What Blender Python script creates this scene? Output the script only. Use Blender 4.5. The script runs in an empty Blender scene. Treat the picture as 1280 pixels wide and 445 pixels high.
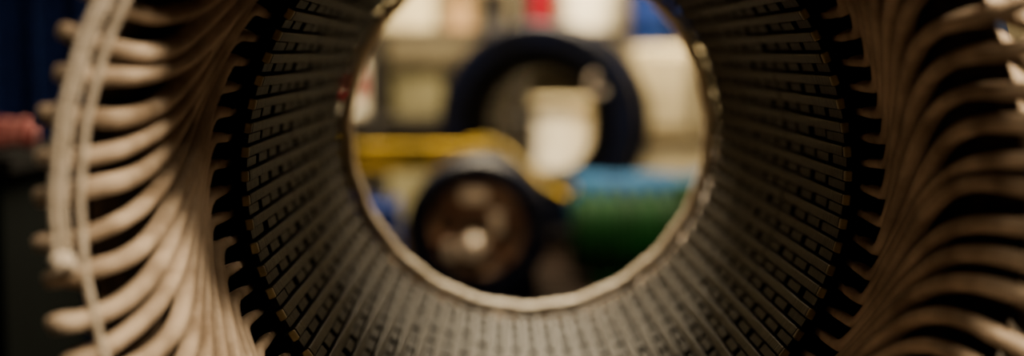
import bpy, math, random
import numpy as np
from mathutils import Vector, Matrix
random.seed(7)
scene = bpy.context.scene

# ------------------------------------------------------------ materials
def mat(name, col, rough=0.6, metal=0.0, col2=None, nscale=8.0, bump=0.0, bscale=60.0, spec=0.5, stretch=(1,1,1)):
    m = bpy.data.materials.new(name); m.use_nodes = True
    nt = m.node_tree; b = nt.nodes['Principled BSDF']
    b.inputs['Roughness'].default_value = rough
    b.inputs['Metallic'].default_value = metal
    b.inputs['Specular IOR Level'].default_value = spec
    tc = nt.nodes.new('ShaderNodeTexCoord')
    mp = nt.nodes.new('ShaderNodeMapping'); mp.inputs['Scale'].default_value = stretch
    nt.links.new(tc.outputs['Object'], mp.inputs['Vector'])
    n = nt.nodes.new('ShaderNodeTexNoise'); n.inputs['Scale'].default_value = nscale
    n.inputs['Detail'].default_value = 6
    nt.links.new(mp.outputs['Vector'], n.inputs['Vector'])
    r = nt.nodes.new('ShaderNodeValToRGB')
    c2 = col2 if col2 else tuple(c*0.6 for c in col)
    r.color_ramp.elements[0].position = 0.35; r.color_ramp.elements[1].position = 0.65
    r.color_ramp.elements[0].color = (*c2, 1); r.color_ramp.elements[1].color = (*col, 1)
    nt.links.new(n.outputs['Fac'], r.inputs['Fac'])
    nt.links.new(r.outputs['Color'], b.inputs['Base Color'])
    if bump > 0:
        n2 = nt.nodes.new('ShaderNodeTexNoise'); n2.inputs['Scale'].default_value = bscale
        nt.links.new(mp.outputs['Vector'], n2.inputs['Vector'])
        bp = nt.nodes.new('ShaderNodeBump'); bp.inputs['Strength'].default_value = bump
        bp.inputs['Distance'].default_value = 0.004
        nt.links.new(n2.outputs['Fac'], bp.inputs['Height'])
        nt.links.new(bp.outputs['Normal'], b.inputs['Normal'])
    return m

def coil_mat():
    m = mat('coil_tape', (0.55,0.435,0.32), 0.6, 0, (0.22,0.16,0.105), 16, spec=0.4)
    nt = m.node_tree; b = nt.nodes['Principled BSDF']
    tc = nt.nodes.new('ShaderNodeTexCoord')
    w = nt.nodes.new('ShaderNodeTexWave'); w.wave_type='BANDS'; w.bands_direction='DIAGONAL'
    w.wave_profile = 'SAW'
    w.inputs['Scale'].default_value = 26; w.inputs['Distortion'].default_value = 1.5
    w.inputs['Detail'].default_value = 2
    nt.links.new(tc.outputs['UV'], w.inputs['Vector'])
    n2 = nt.nodes.new('ShaderNodeTexNoise'); n2.inputs['Scale'].default_value = 90
    nt.links.new(tc.outputs['Object'], n2.inputs['Vector'])
    ad = nt.nodes.new('ShaderNodeMath'); ad.operation='ADD'
    nt.links.new(w.outputs['Fac'], ad.inputs[0]); nt.links.new(n2.outputs['Fac'], ad.inputs[1])
    bp = nt.nodes.new('ShaderNodeBump'); bp.inputs['Strength'].default_value = 0.8
    bp.inputs['Distance'].default_value = 0.0028
    nt.links.new(ad.outputs[0], bp.inputs['Height'])
    nt.links.new(bp.outputs['Normal'], b.inputs['Normal'])
    return m

M_coil = coil_mat()
M_black = mat('slot_liner_black', (0.002,0.0018,0.0015), 0.9, 0, spec=.05)
M_gap_shade = mat('gap_shade_brown', (0.05,0.034,0.02), 0.9, 0, (0.018,0.012,0.008), 20, spec=.15)  # stands in for shade between the winding layers
M_tooth = mat('tooth_lamination', (0.036,0.024,0.0095), 0.42, 0.0, (0.008,0.0055,0.0025), 26, 0.45, 40, spec=.10, stretch=(1,10,1))
M_tip = mat('tooth_tip_varnish', (0.26,0.19,0.075), 0.45, 0.0, (0.13,0.095,0.035), 30, 0.3, 60)
M_wedge = mat('slot_wedge', (0.013,0.009,0.004), 0.5, 0.0, (0.005,0.0035,0.002), 18, 0.25, 60, spec=.10)
M_cord = mat('lacing_cord', (0.64,0.56,0.46), 0.75, 0, (0.46,0.39,0.30), 60, 0.6, 260)
M_rim = mat('end_insulation_cream', (0.92,0.80,0.60), 0.55, 0, (0.80,0.66,0.46), 40, 0.6, 80)
M_house = mat('housing_paint_navy', (0.02,0.035,0.08), 0.45, 0.2, (0.01,0.018,0.04), 5)
M_navy = mat('navy_enamel', (0.0015,0.0030,0.013), 0.5, 0.0, (0.001,0.0015,0.005), 7, spec=.12)
M_steel = mat('dark_steel', (0.04,0.036,0.032), 0.45, 0.6, (0.02,0.018,0.016), 12)
M_grey = mat('worn_cast_metal', (0.32,0.19,0.115), 0.45, 0.3, (0.09,0.052,0.032), 14)
M_bright = mat('machined_steel', (0.90,0.78,0.63), 0.3, 0.6, (0.55,0.44,0.33), 12)
M_copper = mat('varnished_copper', (0.22,0.10,0.05), 0.4, 0.4, (0.07,0.03,0.016), 18, 0.5, 30)
M_green = mat('green_enamel', (0.0015,0.036,0.005), 0.8, 0.0, (0.001,0.012,0.002), 6, spec=.08)
M_dgreen = mat('dark_green_paint', (0.001,0.0025,0.002), 0.9, spec=.03)
M_yellow = mat('yellow_paint', (0.42,0.27,0.010), 0.6, 0, (0.08,0.06,0.006), 6, spec=.2)
M_blue = mat('blue_plastic', (0.006,0.028,0.16), 0.6, 0, (0.003,0.014,0.09), 6, spec=.12)
M_teal = mat('pale_blue_tarp', (0.008,0.048,0.11), 0.8, 0, (0.003,0.020,0.05), 9, 0.5, 14, spec=.08)
M_cream = mat('cream_machine_paint', (0.58,0.49,0.29), 0.5, 0, (0.36,0.30,0.17), 5)
M_olive = mat('olive_carton', (0.18,0.16,0.08), 0.85, 0, (0.09,0.08,0.04), 6, spec=.2)
M_white = mat('white_plastic', (0.93,0.86,0.69), 0.5, 0, (0.80,0.72,0.53), 5)
M_red = mat('red_enamel', (0.30,0.002,0.016), 0.5, 0, (0.17,0.0015,0.01), 6, spec=.15)
M_wood = mat('timber', (0.008,0.0045,0.003), 0.9, 0, (0.004,0.0025,0.0015), 5, 0.4, 20, spec=.04, stretch=(1,8,8))
M_wall = mat('painted_wall', (0.42,0.35,0.21), 0.85, 0, (0.30,0.25,0.15), 2, 0.1, 30)
M_dwall = mat('dark_wall', (0.03,0.03,0.033), 0.9, 0, (0.02,0.02,0.024), 2)
M_floor = mat('concrete_floor', (0.04,0.034,0.028), 0.8, 0, (0.026,0.022,0.018), 3, 0.2, 30, spec=.1)
M_ceil = mat('ceiling_paint', (0.04,0.036,0.032), 0.9)
M_card = mat('cardboard', (0.32,0.19,0.08), 0.85, 0, (0.24,0.14,0.055), 6)
M_curtain = mat('blue_curtain_fabric', (0.006,0.020,0.11), 0.8, 0, (0.001,0.003,0.016), 90, 0.8, 120, spec=.1)
M_pink = mat('striped_cloth', (0.42,0.10,0.10), 0.9, 0, (0.20,0.035,0.04), 30, 0.8, 90, spec=.1)
nt=M_pink.node_tree; b=nt.nodes['Principled BSDF']
tc=nt.nodes.new('ShaderNodeTexCoord'); wv=nt.nodes.new('ShaderNodeTexWave'); wv.inputs['Scale'].default_value=14; wv.inputs['Distortion'].default_value=2
cr=nt.nodes.new('ShaderNodeValToRGB'); cr.color_ramp.elements[0].color=(.10,.010,.015,1); cr.color_ramp.elements[1].color=(.34,.14,.125,1)
nt.links.new(tc.outputs['Object'],wv.inputs['Vector']); nt.links.new(wv.outputs['Fac'],cr.inputs['Fac']); nt.links.new(cr.outputs['Color'],b.inputs['Base Color'])

# ------------------------------------------------------------ helpers
def empty(name, loc):
    e = bpy.data.objects.new(name, None); e.location = loc; e.empty_display_size = 0.1
    scene.collection.objects.link(e); return e

def finish(o, m, par, smooth=True, bevel=0):
    if m: o.data.materials.append(m)
    if bevel:
        b = o.modifiers.new('bevel','BEVEL'); b.width = bevel; b.segments = 2; b.limit_method='ANGLE'
    if par:
        o.parent = par; o.matrix_parent_inverse = Matrix.Translation(-Vector(par.location))
    return o

def mesh(name, v, f, m=None, par=None, smooth=False, bevel=0, uv=None):
    me = bpy.data.meshes.new(name)
    me.from_pydata([tuple(map(float,p)) for p in v], [], f)
    if smooth: me.polygons.foreach_set('use_smooth', [True]*len(me.polygons))
    if uv is not None:
        l = me.uv_layers.new(name='UVMap')
        vi = np.zeros(len(me.loops), dtype=np.int32); me.loops.foreach_get('vertex_index', vi)
        l.data.foreach_set('uv', np.asarray(uv, dtype=np.float32)[vi].ravel())
    me.update()
    o = bpy.data.objects.new(name, me); scene.collection.objects.link(o)
    return finish(o, m, par, smooth, bevel)

BV = [(-1,-1,-1),(1,-1,-1),(1,1,-1),(-1,1,-1),(-1,-1,1),(1,-1,1),(1,1,1),(-1,1,1)]
BF = [(0,3,2,1),(4,5,6,7),(0,1,5,4),(1,2,6,5),(2,3,7,6),(3,0,4,7)]
def boxes(name, lst, m, par=None, bevel=0.004):
    v=[];f=[]
    for it in lst:
        c=Vector(it[0]); s=it[1]; R=it[2] if len(it)>2 else None
        k=len(v)
        for b in BV:
            p=Vector((b[0]*s[0]/2,b[1]*s[1]/2,b[2]*s[2]/2))
            if R: p=R@p
            v.append(c+p)
        f+= [tuple(k+i for i in q) for q in BF]
    return mesh(name, v, f, m, par, bevel=bevel)

def lathe(name, prof, c, m, par=None, axis='Y', seg=64, rot=None, smooth=False, closed=True, bumps=None):
    v=[];f=[];n=len(prof)
    for i in range(seg):
        th=2*math.pi*i/seg
        for (r,t) in prof:
            if bumps: r = r + bumps(th,r,t)
            a,b=r*math.cos(th), r*math.sin(th)
            p={'Y':(a,t,b),'X':(t,a,b),'Z':(a,b,t)}[axis]
            p=Vector(p)
            if rot: p=rot@p
            v.append(p+Vector(c))
    for i in range(seg):
        j=(i+1)%seg
        for k in range(n if closed else n-1):
            l=(k+1)%n
            f.append((i*n+k,i*n+l,j*n+l,j*n+k))
    o=mesh(name,v,f,m,par,smooth=True)
    if not smooth:
        e=o.modifiers.new('es','EDGE_SPLIT'); e.split_angle=math.radians(35)
    return o

def tube(name, pts, r, m, par=None, cyclic=False, res=3):
    cu=bpy.data.curves.new(name,'CURVE'); cu.dimensions='3D'
    s=cu.splines.new('POLY'); s.points.add(len(pts)-1)
    for i,p in enumerate(pts): s.points[i].co=(p[0],p[1],p[2],1)
    s.use_cyclic_u=cyclic; s.use_smooth=True
    cu.bevel_depth=r; cu.bevel_resolution=res; cu.use_fill_caps=True
    tmp=bpy.data.objects.new(name+'_c',cu); scene.collection.objects.link(tmp)
    dg=bpy.context.evaluated_depsgraph_get()
    me=bpy.data.meshes.new_from_object(tmp.evaluated_get(dg)); me.name=name
    bpy.data.objects.remove(tmp)
    o=bpy.data.objects.new(name,me); scene.collection.objects.link(o)
    me.polygons.foreach_set('use_smooth',[True]*len(me.polygons))
    return finish(o,m,par)

# ------------------------------------------------------------ main stator
R=0.30; AX=0.049; AZ=0.7476; Y1=1.434; Y2=2.300; N=78
PITCH=2*math.pi/N
stator = empty('motor_stator', (AX,(Y1+Y2)/2,AZ))
def cylp(q,th,y): return (AX+q*R*math.cos(th), y, AZ+q*R*math.sin(th))

def arcblocks(name, items, m, bevel=0):
    v=[];f=[]
    for q0,q1,t0,t1,y0,y1 in items:
        k=len(v)
        for q,y in ((q0,y0),(q0,y1),(q1,y1),(q1,y0)):
            v.append(cylp(q,t0,y)); v.append(cylp(q,t1,y))
        f+= [(k,k+1,k+3,k+2),(k+2,k+3,k+5,k+4),(k+4,k+5,k+7,k+6),(k+6,k+7,k+1,k),(k,k+2,k+4,k+6),(k+1,k+7,k+5,k+3)]
    return mesh(name,v,f,m,stator,bevel=bevel)

L=Y2-Y1
teeth=[]
for i in range(N):
    th=i*PITCH
    for k in range(3):
        a=Y1+L*k/3+(0.0008 if k else random.uniform(-0.002,0.002)); b=Y1+L*(k+1)/3-(0.0008 if k<2 else 0)
        teeth.append((1.0+random.uniform(0,0.003),1.32,th-PITCH*0.225,th+PITCH*0.225,a,b))
arcblocks('core_teeth',teeth,M_tooth,bevel=0.0016)
arcblocks('tooth_end_caps',[(1.001,1.026,i*PITCH-PITCH*.22,i*PITCH+PITCH*.22,Y1-.009+random.uniform(-.002,.001),Y1-.0022) for i in range(N)],M_tip,bevel=.0015)
wed=[]
NP=12
for i in range(N):
    th=(i+0.5)*PITCH
    seg=L/NP; off=(i%2)*0.22*seg
    y=Y1+0.006; k=0
    while y<Y2-0.01:
        y1=min(Y1+off+(k+1)*seg-0.009, Y2-0.004)
        if y1-y>0.01: wed.append((1.012+random.uniform(0,0.010),1.06,th-PITCH*0.20,th+PITCH*0.20,y,y1+random.uniform(-.003,.003)))
        y=Y1+off+(k+1)*seg+0.009; k+=1
arcblocks('slot_wedges',wed,M_wedge,bevel=0.001)
lathe('core_back_iron',[(R*1.31,Y1+0.002),(R*1.31,Y2-0.002),(R*1.47,Y2-0.002),(R*1.47,Y1+0.002)],(AX,0,AZ),M_black,stator,seg=96)
liner=[(1.075,1.30,(i+0.5)*PITCH-PITCH*0.235,(i+0.5)*PITCH+PITCH*0.235,Y1-0.010,Y2+0.006) for i in range(N)]
arcblocks('slot_liners',liner,M_black)
arcblocks('tooth_press_fingers',[(1.03,1.32,i*PITCH-PITCH*0.27,i*PITCH+PITCH*0.27,Y1-0.012,Y1-0.0035) for i in range(N)],M_black,bevel=0.001)
for nm,y,s in (('clamp_ring_front',Y1,-1),('clamp_ring_rear',Y2,1)):
    lathe(nm,[(R*1.33,y),(R*1.33,y+s*0.02),(R*1.46,y+s*0.02),(R*1.46,y)],(AX,0,AZ),M_black,stator,seg=96)
lathe('gap_shade_sheet',[(R*1.185,Y1-.025),(R*1.252,Y1-.295),(R*1.262,Y1-.295),(R*1.195,Y1-.025)],(AX,0,AZ),M_gap_shade,stator,seg=128)  # added dark sheet: deepens coil gaps and hides the bright outer strands
lathe('frame_shell',[(R*1.47,Y1-0.02),(R*1.60,Y1-0.02),(R*1.60,Y1+0.03),(R*1.53,Y1+0.03),(R*1.53,Y2-0.03),(R*1.60,Y2-0.03),(R*1.60,Y2+0.02),(R*1.47,Y2+0.02)],(AX,0,AZ),M_house,stator,seg=96)
boxes('frame_ribs',[((AX+R*1.56*math.cos(a),(Y1+Y2)/2,AZ+R*1.56*math.sin(a)),(0.03,L-0.05,0.02),Matrix.Rotation(-a,3,'Y')) for a in [math.radians(x) for x in range(0,360,30) if x not in (270,)]],M_house,stator)

# coils: a, q, dtheta, phi, w, h
CP=[
(-0.03,1.095,0,0,.0100,.016),
(0.0,1.095,0,0,.0100,.016),
(0.035,1.102,0.0,0,.0102,.017),
(0.060,1.110,0.006,0,.0108,.018),
(0.071,1.115,0.045,0,.0108,.018),
(0.088,1.121,0.155,0,.0112,.018),
(0.122,1.134,0.300,0,.0120,.018),
(0.172,1.150,0.405,0,.0128,.018),
(0.225,1.168,0.458,0,.0135,.018),
(0.28,1.192,0.480,0.05,.0138,.018),
(0.325,1.220,0.484,0.25,.0138,.018),
(0.356,1.252,0.485,1.0,.0138,.018),
(0.366,1.286,0.486,1.57,.0138,.018),
(0.352,1.316,0.490,2.3,.0138,.018),
(0.31,1.328,0.50,3.0,.0138,.018),
(0.25,1.325,0.535,3.14,.0138,.018),
(0.17,1.315,0.63,3.14,.0135,.018),
(0.10,1.30,0.78,3.14,.0135,.018),
(0.055,1.285,0.92,3.14,.013,.018),
(0.035,1.275,0.955,3.14,.012,.018),
(0.0,1.265,0.96,3.14,.010,.017),
(-0.03,1.265,0.96,3.14,.010,.016)]
CP=np.array(CP)
def catmull(P,n):
    out=[]
    Q=np.vstack([2*P[0]-P[1],P,2*P[-1]-P[-2]])
    for i in range(1,len(Q)-2):
        for k in range(n):
            t=k/n
            out.append(0.5*((2*Q[i])+(-Q[i-1]+Q[i+1])*t+(2*Q[i-1]-5*Q[i]+4*Q[i+1]-Q[i+2])*t*t+(-Q[i-1]+3*Q[i]-3*Q[i+1]+Q[i+2])*t**3))
    out.append(P[-1]); return np.array(out)
NS=12
def coils(name, y0, sgn, thsgn):
    v=[];f=[];uv=[]
    for i in range(N):
        P=CP.copy()
        wgt=np.clip(P[:,0]/0.1,0,1)
        P[:,1]+=wgt*(random.gauss(0,0.006)+0.006*np.sin(np.arange(len(P))*0.9+random.uniform(0,6)))
        P[:,2]+=wgt*(random.gauss(0,0.009)+0.007*np.sin(np.arange(len(P))*0.8+random.uniform(0,6)))
        P[:,0]+=np.clip((P[:,0]-0.1)/0.2,0,1)*random.gauss(0,0.006)
        P[:,4]*=1+wgt*random.gauss(0,0.08)
        S=catmull(P,5)
        th=(i+0.5)*PITCH+thsgn*S[:,2]
        c,s=np.cos(th),np.sin(th)
        pts=np.stack([AX+S[:,1]*R*c, y0-sgn*S[:,0], AZ+S[:,1]*R*s],1)
        T=np.gradient(pts,axis=0); T/=np.linalg.norm(T,axis=1)[:,None]
        er=np.stack([c,0*c,s],1); ea=np.stack([0*c,-sgn*np.ones_like(c),0*c],1)
        ph=S[:,3][:,None]
        Nn=np.cos(ph)*er-np.sin(ph)*ea
        W=np.cross(T,Nn); W/=np.linalg.norm(W,axis=1)[:,None]
        D=np.cross(W,T)
        ln=np.concatenate([[0],np.cumsum(np.linalg.norm(np.diff(pts,axis=0),axis=1))])+random.random()
        k0=len(v)
        for j in range(len(pts)):
            for a in range(NS):
                t=2*math.pi*a/NS; ct,st=math.cos(t),math.sin(t)
                x=math.copysign(abs(ct)**0.62,ct)*S[j,4]/2; y=math.copysign(abs(st)**0.62,st)*S[j,5]/2
                v.append(pts[j]+W[j]*x+D[j]*y); uv.append((ln[j],0.02*a/NS+i*0.37))
        m_=len(pts)
        for j in range(m_-1):
            for a in range(NS):
                b=(a+1)%NS
                f.append((k0+j*NS+a,k0+j*NS+b,k0+(j+1)*NS+b,k0+(j+1)*NS+a))
    return mesh(name,v,f,M_coil,stator,smooth=True,uv=uv)
coils('end_winding_front',Y1,1,1)
coils('end_winding_rear',Y2,-1,1)

def ring(q,a,t0,t1,wob,n=260):
    out=[]
    for i in range(n+1):
        t=t0+(t1-t0)*i/n
        k=math.sin(t*N*0.5)*wob
        out.append(cylp(q+k+0.003*math.sin(3*t+a*40),t,Y1-a-0.002*math.sin(7*t)))
    return out
ta=math.radians(185)
tube('lacing_cord_inner',ring(1.222,0.360,math.radians(100),math.radians(275),0.0015),0.0034,M_cord,stator)
tube('lacing_cord_outer',ring(1.252,0.373,math.radians(100),ta,0.0015),0.0036,M_cord,stator)
tube('lacing_cord_tip',ring(1.270,0.378,math.radians(100),ta,0.0015),0.0028,M_cord,stator)
kp=Vector(cylp(1.255,ta,Y1-0.376))
for j,(dx,dz,rx) in enumerate(((0,0,0.006),(0.003,-0.003,0.005))):
    pts=[kp+Vector((dx+rx*math.cos(t*0.7+j),0.004*math.sin(t*1.3+j),dz+rx*0.8*math.sin(t*0.7+j))) for t in range(10)]
    tube('cord_knot_%d'%j,pts,0.0038,M_cord,stator)

def bm(th,r,t): return -0.0018*abs(math.sin(th*N/2))+0.001*math.sin(th*23)
prof=[(R*0.984+0.011*math.cos(a),0.022*math.sin(a)) for a in [2*math.pi*i/12 for i in range(12)]]
lathe('rear_insulation_ring',prof,(AX,Y2+0.004,AZ),M_rim,stator,seg=624,smooth=True,bumps=bm)

stand=empty('steel_cradle_stand',(AX,(Y1+Y2)/2,0))
sb=[]
for y in (Y1+0.15,Y2-0.15):
    sb+= [((AX,y,0.22),(0.9,0.08,0.06))]
    for sx in (-1,1):
        sb+= [((AX+sx*0.40,y,0.095),(0.07,0.07,0.19)),
              ((AX+sx*0.26,y,0.275),(0.10,0.07,0.06),Matrix.Rotation(-sx*math.radians(30),3,'Y'))]
for sx in (-1,1): sb.append(((AX+sx*0.40,(Y1+Y2)/2,0.10),(0.05,L-0.3,0.05)))
boxes('cradle_frame',sb,M_steel,stand)

# ------------------------------------------------------------ room
def slab(name,c,s,m): return boxes(name,[(c,s)],m,None,bevel=0)
slab('floor',(0,2.2,-0.05),(7,10.4,0.1),M_floor)
slab('ceiling',(0,2.2,3.45),(7,10.4,0.1),M_ceil)
slab('wall_back',(0,7.15,1.7),(6.8,0.1,3.4),M_wall)
slab('wall_front',(0,-2.85,1.7),(6.8,0.1,3.4),M_dwall)
slab('wall_left',(-3.35,2.2,1.7),(0.1,10.2,3.4),M_dwall)
slab('wall_right',(3.35,2.2,1.7),(0.1,10.2,3.4),M_dwall)

plat=empty('timber_pallet',(0.2,4.3,0))
pb=[((0.2,3.50+0.150*i,0.205),(2.0,0.135,0.03)) for i in range(12)]
pb+=[((x,4.3,0.095),(0.1,1.7,0.19)) for x in (-.7,-0.25,0.45,1.1)]
boxes('pallet_boards',pb,M_wood,plat,0.003)

mo=empty('electric_motor',(-0.058,3.85,0.408)); C=(-0.055,3.70,0.413)
lathe('end_ring',[(.134,-.02),(.142,-.035),(.178,-.035),(.188,-.02),(.188,.05),(.175,.06),(.175,.34),(.134,.34)],C,M_navy,mo,seg=72)
lathe('end_bell_disc',[(.03,.0),(.06,-.01),(.075,.012),(.10,.0),(.122,-.012),(.136,.01),(.136,.03),(.03,.03)],C,M_grey,mo,seg=72)
lathe('hub',[(.0,-.07),(.020,-.07),(.024,-.06),(.024,-.03),(.034,-.02),(.04,.02),(.0,.02)],(C[0]-.010,C[1],C[2]-.05),M_bright,mo,seg=40)
boxes('spokes',[((C[0]+.085*math.cos(a),C[1]-.012,C[2]+.085*math.sin(a)),(.08,.02,.016),Matrix.Rotation(-a,3,'Y')) for a in [i*math.pi/3+.3 for i in range(6)]],M_copper,mo)
boxes('terminal_lugs',[((C[0]-.01,C[1]-.02,C[2]+.09),(.07,.02,.03)),((C[0]-.07,C[1]-.02,C[2]-.05),(.03,.02,.05)),((C[0]+.05,C[1]-.02,C[2]+.02),(.03,.02,.06))],M_bright,mo)
for i in range(10):
    a=i*math.pi/5
    lathe('bolt_%d'%i,[(0,-.05),(.008,-.05),(.009,-.03),(0,-.03)],(C[0]+.160*math.cos(a),C[1],C[2]+.160*math.sin(a)),M_steel,mo,seg=6)
boxes('cooling_fins',[((C[0]+.173*math.cos(a),C[1]+.20,C[2]+.173*math.sin(a)),(.03,.26,.006),Matrix.Rotation(-a,3,'Y')) for a in [i*math.pi/16 for i in range(32)]],M_navy,mo,0)
boxes('feet',[((C[0]+s*.12,C[1]+.2,.249),(.08,.26,.05)) for s in (-1,1)],M_navy,mo)

ss=empty('stator_housing',(0.132,4.85,0.635)); C2=(0.132,4.74,0.640); rot=Matrix.Rotation(math.radians(-14),3,'Z')
lathe('ring_shell',[(.255,-.01),(.262,-.03),(.325,-.03),(.338,-.015),(.338,.03),(.31,.04),(.31,.26),(.338,.27),(.338,.30),(.255,.30)],C2,M_navy,ss,seg=80,rot=rot)
lathe('core_ring',[(.188,.03),(.258,.03),(.258,.27),(.188,.27)],C2,M_black,ss,seg=80,rot=rot)
vv=[]
for i in range(36):
    a=i*math.pi/18
    p=Vector((.186*math.cos(a),.15,.186*math.sin(a)))
    vv.append((Vector(C2)+rot@p,(.02,.24,.012),rot@Matrix.Rotation(-a,3,'Y')))
boxes('core_teeth_small',vv,M_steel,ss,0)
for k,(yy,rr) in enumerate(((.0,.222),(.295,.222))):
    pr=[(rr+.028*math.cos(a),yy+.028*math.sin(a)) for a in [2*math.pi*i/10 for i in range(10)]]
    lathe('winding_bundle_%d'%k,pr,C2,M_black if k==0 else M_coil,ss,seg=180,rot=rot,smooth=True,bumps=lambda th,r,t:.005*math.sin(th*36))
tube('lifting_eye',[(C2[0]+.20+.03*math.cos(t),C2[1]-.065,C2[2]+.135+.03*math.sin(t)) for t in [i*math.pi/10 for i in range(20)]],.011,M_bright,ss,cyclic=True)
boxes('support_blocks',[((.132+s*.2,4.88,.265),(.12,.26,.09)) for s in (-1,1)],M_wood,ss)
cc=empty('wire_drum',(0.25,5.42,.5))
lathe('drum_wound_wire',[(0,-.15),(.105,-.15)]+[(.105+.004*(i%2),-.15+.3*i/30) for i in range(31)]+[(0,.15)],(0.245,5.42,.53),M_white,cc,axis='Z',seg=48)
for i,z in enumerate((-.17,.15)):
    lathe('drum_flange_%d'%i,[(0,0),(.125,0),(.125,.02),(0,.02)],(0.245,5.42,.53+z),M_cream,cc,axis='Z',seg=48)
boxes('drum_stand',[((0.245,5.42,.18),(.28,.28,.358))],M_navy,cc)

gm=empty('finned_motor',(0.49,4.05,.345)); G=(0.49,4.05,.352)
pr=[(.0,-.28),(.07,-.28),(.10,-.275),(.118,-.26)]
for i in range(11):
    x=-.25+i*.046
    pr+=[(.106,x),(.106,x+.018),(.132,x+.020),(.132,x+.038)]
pr+=[(.118,.28),(.09,.30),(0,.30)]
lathe('finned_body',pr,G,M_green,gm,axis='X',seg=56,closed=False)
lathe('shaft',[(0,-.33),(.02,-.33),(.02,-.27),(0,-.27)],G,M_black,gm,axis='X',seg=24)
boxes('terminal_box',[((.57,4.05,.48),(.12,.10,.04))],M_green,gm,.006)
boxes('feet_rails',[((.49,4.05+s*.09,.237),(.46,.05,.03)) for s in (-1,1)],M_green,gm)
tc_=empty('tarp_covered_crate',(.50,4.42,.22))
boxes('crate_body',[((.50,4.42,.345),(.52,.24,.25))],M_blue,tc_,.006)
v=[];f=[];nx,ny=40,24
for i in range(nx+1):
    for j in range(ny+1):
        u=i/nx*2-1; w=j/ny*2-1
        x=.50+u*.29; y=4.42+w*.14
        e=max(abs(u)-.9,abs(w)-.86,0)
        z=.487+.008*math.sin(u*9+w*4)+.005*math.sin(w*13-u*5)-e*1.1
        v.append((x,y,z))
for i in range(nx):
    for j in range(ny):
        a=i*(ny+1)+j; f.append((a,a+ny+1,a+ny+2,a+1))
o=mesh('tarp_sheet',v,f,M_teal,tc_,smooth=True); sm=o.modifiers.new('s','SOLIDIFY'); sm.thickness=.004

yb=empty('yellow_trestle',(-.40,4.55,.54))
boxes('trestle_top',[((-.40,4.55,.575),(.76,.07,.014)),((-.40,4.55,.505),(.76,.07,.014)),((-.40,4.55,.54),(.76,.012,.06))],M_yellow,yb,.002)
boxes('trestle_legs',[((-.68,4.55,.36),(.05,.06,.28)),((-.12,4.55,.36),(.05,.06,.28))],M_steel,yb)
sl=empty('lifting_sling',(.1,4.3,.5))
tube('sling_strap',[(-.09,4.47,.595),(-.04,4.44,.605),(.02,4.40,.580),(.08,4.32,.535),(.14,4.22,.48),(.20,4.14,.455),(.22,4.08,.487)],.008,M_yellow,sl)
bc=empty('blue_parts_bin',(-.36,4.05,.22))
boxes('bin_body',[((-.39,4.05,.235),(.2,.28,.03)),((-.485,4.05,.34),(.012,.28,.22)),((-.295,4.05,.34),(.012,.28,.22)),((-.39,3.915,.34),(.2,.012,.22)),((-.39,4.185,.34),(.2,.012,.22))],M_blue,bc,.003)
boxes('bin_contents',[((-.39,4.05,.33),(.15,.2,.16)),((-.35,4.0,.42),(.06,.08,.06))],M_blue,bc,.01)
pc=empty('grease_jar',(-.285,3.66,.22))
lathe('jar_body',[(0,0),(.028,0),(.03,.01),(.03,.12),(.024,.14),(.024,.155),(0,.155)],(-.285,3.66,.221),M_white,pc,axis='Z',seg=32)
lathe('jar_cap',[(0,.155),(.027,.155),(.027,.18),(0,.18)],(-.285,3.66,.221),M_steel,pc,axis='Z',seg=32)

# back shelving
sh=empty('storage_shelf',(0,5.95,0))
sb=[]
for x in (-1.2,-.50,.10,.62,1.4):
    for y in (5.75,6.15): sb.append(((x,y,1.0),(.045,.045,2.0)))
for z in (.18,.60,.955,1.45,1.95): sb.append(((.1,5.95,z),(2.65,.45,.03)))
boxes('shelf_frame',sb,M_steel,sh,.002)
e=empty('plastic_canister',(-.50,5.72,.62))
boxes('canister_body',[((-.595,5.85,.737),(.13,.16,.24))],M_white,e,.02)
boxes('canister_label',[((-.595,5.766,.75),(.10,.006,.10))],M_red,e,.001)
lathe('canister_cap',[(0,0),(.03,0),(.03,.03),(0,.03)],(-.595,5.85,.858),M_red,e,axis='Z',seg=24)
e=empty('cardboard_boxes',(-.3,5.9,.62))
boxes('carton_stack',[((-.33,5.95,.71),(.20,.2,.188)),((-.85,5.9,.74),(.24,.25,.248)),((-.3,5.9,.296),(.3,.25,.2)),((-.08,5.9,.70),(.16,.2,.168))],M_olive,e,.004)
boxes('carton_upper',[((-.37,5.9,1.09),(.22,.2,.238)),((-.85,5.9,1.122),(.3,.25,.3))],M_cream,e,.004)
e=empty('fire_extinguisher',(.155,5.8,.97))
lathe('cylinder_body',[(0,0),(.07,0),(.075,.01),(.075,.26),(.045,.32),(.02,.33),(0,.33)],(.165,5.93,.972),M_red,e,axis='Z',seg=32)
boxes('valve_handle',[((.165,5.93,1.32),(.03,.03,.05)),((.185,5.91,1.35),(.10,.025,.015))],M_steel,e,.003)
e=empty('plastic_bucket',(.375,5.8,.97))
lathe('bucket_body',[(0,0),(.10,0),(.125,.26),(.132,.265),(.132,.28),(.118,.28),(.095,.01),(0,.01)],(.375,5.88,.972),M_white,e,axis='Z',seg=40)
tube('bucket_handle',[(.375+.13*math.cos(t),5.85,1.235+.09*math.sin(t)) for t in [i*math.pi/12 for i in range(13)]],.004,M_steel,e)
e=empty('blue_drum',(.62,5.3,.90))
lathe('drum_body',[(0,0),(.11,0),(.115,.01),(.115,.1),(.12,.11),(.115,.12),(.115,.22),(.12,.23),(.115,.24),(.115,.34),(0,.34)],(.60,5.30,.902),M_blue,e,axis='Z',seg=40)
e=empty('paint_tins',(-.1,5.85,.97))
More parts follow.
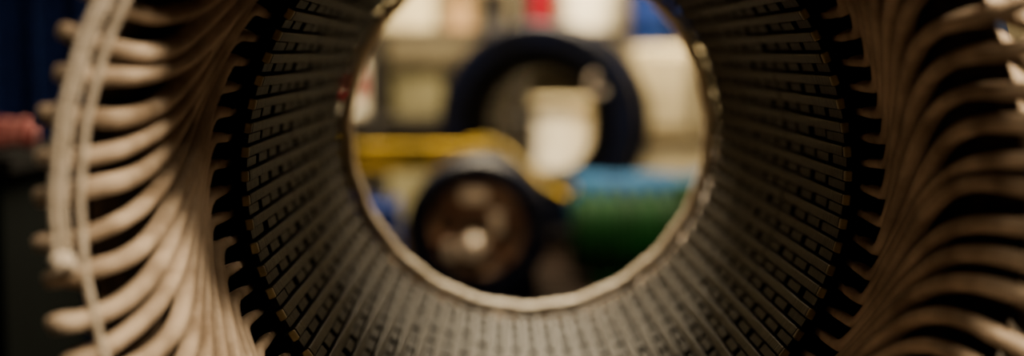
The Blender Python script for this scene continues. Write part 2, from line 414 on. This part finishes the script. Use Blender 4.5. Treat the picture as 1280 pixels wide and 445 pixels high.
for i,(x,m_) in enumerate(((-.16,M_card),(-.02,M_steel))):
    lathe('tin_%d'%i,[(0,0),(.06,0),(.063,.005),(.06,.01),(.06,.15),(.063,.155),(0,.155)],(x,5.88,.972),m_,e,axis='Z',seg=32)

cm=empty('lathe_headstock',(.78,5.25,0))
boxes('machine_body',[((.84,5.30,.28),(.72,.5,.56)),((.84,5.30,.73),(.68,.44,.34))],M_cream,cm,.015)
boxes('machine_doors',[((.60,5.07,.74),(.14,.02,.26)),((.79,5.07,.74),(.16,.02,.26)),((.99,5.07,.74),(.16,.02,.26))],M_cream,cm,.006)
boxes('machine_trim',[((.84,5.05,.555),(.72,.02,.02)),((.695,5.055,.74),(.014,.02,.28))],M_steel,cm,.002)
lathe('chuck',[(0,-.08),(.08,-.08),(.09,-.07),(.09,0),(0,0)],(.98,5.05,.30),M_bright,cm,seg=40)

# left: cabinet, curtain, cloth
cab=empty('tool_cabinet',(-1.3,2.75,0))
boxes('cabinet_body',[((-1.35,2.75,.34),(.95,.5,.64))],M_dgreen,cab,.008)
boxes('cabinet_drawers',[((-1.35,2.49,.12+.14*i),(.86,.02,.12)) for i in range(4)],M_dgreen,cab,.004)
boxes('drawer_handles',[((-1.35,2.47,.14+.14*i),(.4,.02,.012)) for i in range(4)],M_steel,cab,.002)
boxes('cabinet_top',[((-1.35,2.75,.675),(1.0,.54,.03))],M_black,cab,.003)
cl=empty('rolled_cloth',(-.95,2.6,.72))
lathe('cloth_roll',[(0,-.12),(.02,-.12),(.026,-.115)]+[(.027+.002*math.sin(i*1.7),-.11+.011*i) for i in range(21)]+[(.02,.12),(0,.12)],(-.965,2.60,.724),M_pink,cl,axis='X',seg=36,smooth=True,bumps=lambda th,r,t:.003*math.sin(3*th+t*40) if r>0.001 else 0)
cu=empty('workshop_curtain',(-1.4,3.2,1.2))
v=[];f=[];n=160
for i in range(n+1):
    x=-2.2+1.40*i/n; y=3.2+.035*math.sin(i*.55)
    v+=[(x,y,.02),(x,y,2.2)]
for i in range(n): f.append((2*i,2*i+2,2*i+3,2*i+1))
mesh('curtain_sheet',v,f,M_curtain,cu,smooth=True)
tube('curtain_rail',[(-2.3,3.2,2.22),(-.8,3.2,2.22)],.015,M_steel,cu)
tube('curtain_post_a',[(-2.3,3.2,0),(-2.3,3.2,2.23)],.02,M_steel,cu)
tube('curtain_post_b',[(-.80,3.2,0),(-.80,3.2,2.23)],.016,M_steel,cu)

# ------------------------------------------------------------ lamps (out of view; some added for fill, rim and sheen)
def lamp(x,y,z,power,col,sx=1.2,sy=.3,tilt=0,name='offscreen_lamp'):
    e=empty(name,(x,y,z))
    Rm=Matrix.Rotation(tilt,3,'X')
    c=Vector((x,y,z))+Rm@Vector((0,0,.05))
    boxes('lamp_housing',[(c,(sx+.06,sy+.06,.06),Rm)],M_steel,e,.004)
    for dx in (-.4,.4): tube('lamp_chain',[(x+dx*sx,c[1],c[2]+.02),(x+dx*sx,c[1],3.4)],.005,M_steel,e)
    l=bpy.data.lights.new('lamp_light','AREA'); l.shape='RECTANGLE'; l.size=sx; l.size_y=sy
    l.energy=power; l.color=col
    o=bpy.data.objects.new('lamp_light',l); o.location=(x,y,z); scene.collection.objects.link(o)
    o.rotation_euler=(tilt,0,0)
    o.parent=e; o.matrix_parent_inverse=Matrix.Translation(-Vector((x,y,z)))
WARM=(1,.79,.54)
lamp(0.8,0.50,2.2,100,WARM,.35,.2)
lamp(-0.9,0.85,2.5,15,WARM,.35,.2)  # added fill light for the right-hand coils
lamp(0.1,-1.2,2.1,2.5,WARM,.6,.3)  # added light behind the camera to lift bore and rear rim
lamp(0.0,4.6,2.5,260,(1,.81,.54))
lamp(0.2,3.1,2.5,50,(1,.81,.54),.8)  # added light for the front face of the small motor
lamp(0.3,5.3,2.7,200,(1,.81,.54))
lamp(0.15,5.45,1.70,5,(1,.81,.54),.7,.2,tilt=math.radians(-70),name='added_sheen_strip')  # added unseen strip light, gives the bore bottom its sheen

w=bpy.data.worlds.new('World'); scene.world=w; w.use_nodes=True
w.node_tree.nodes['Background'].inputs[0].default_value=(.5,.6,.8,1)
w.node_tree.nodes['Background'].inputs[1].default_value=.003

# ------------------------------------------------------------ camera
cd=bpy.data.cameras.new('camera'); cd.lens=50; cd.sensor_width=36
cam=bpy.data.objects.new('camera',cd); scene.collection.objects.link(cam)
cam.location=(0,0,.87)
cam.rotation_euler=(math.radians(90-4.97),0,math.radians(-.55))
cd.dof.use_dof=True; cd.dof.focus_distance=1.46; cd.dof.aperture_fstop=1.3
cd.clip_start=.02
scene.camera=cam
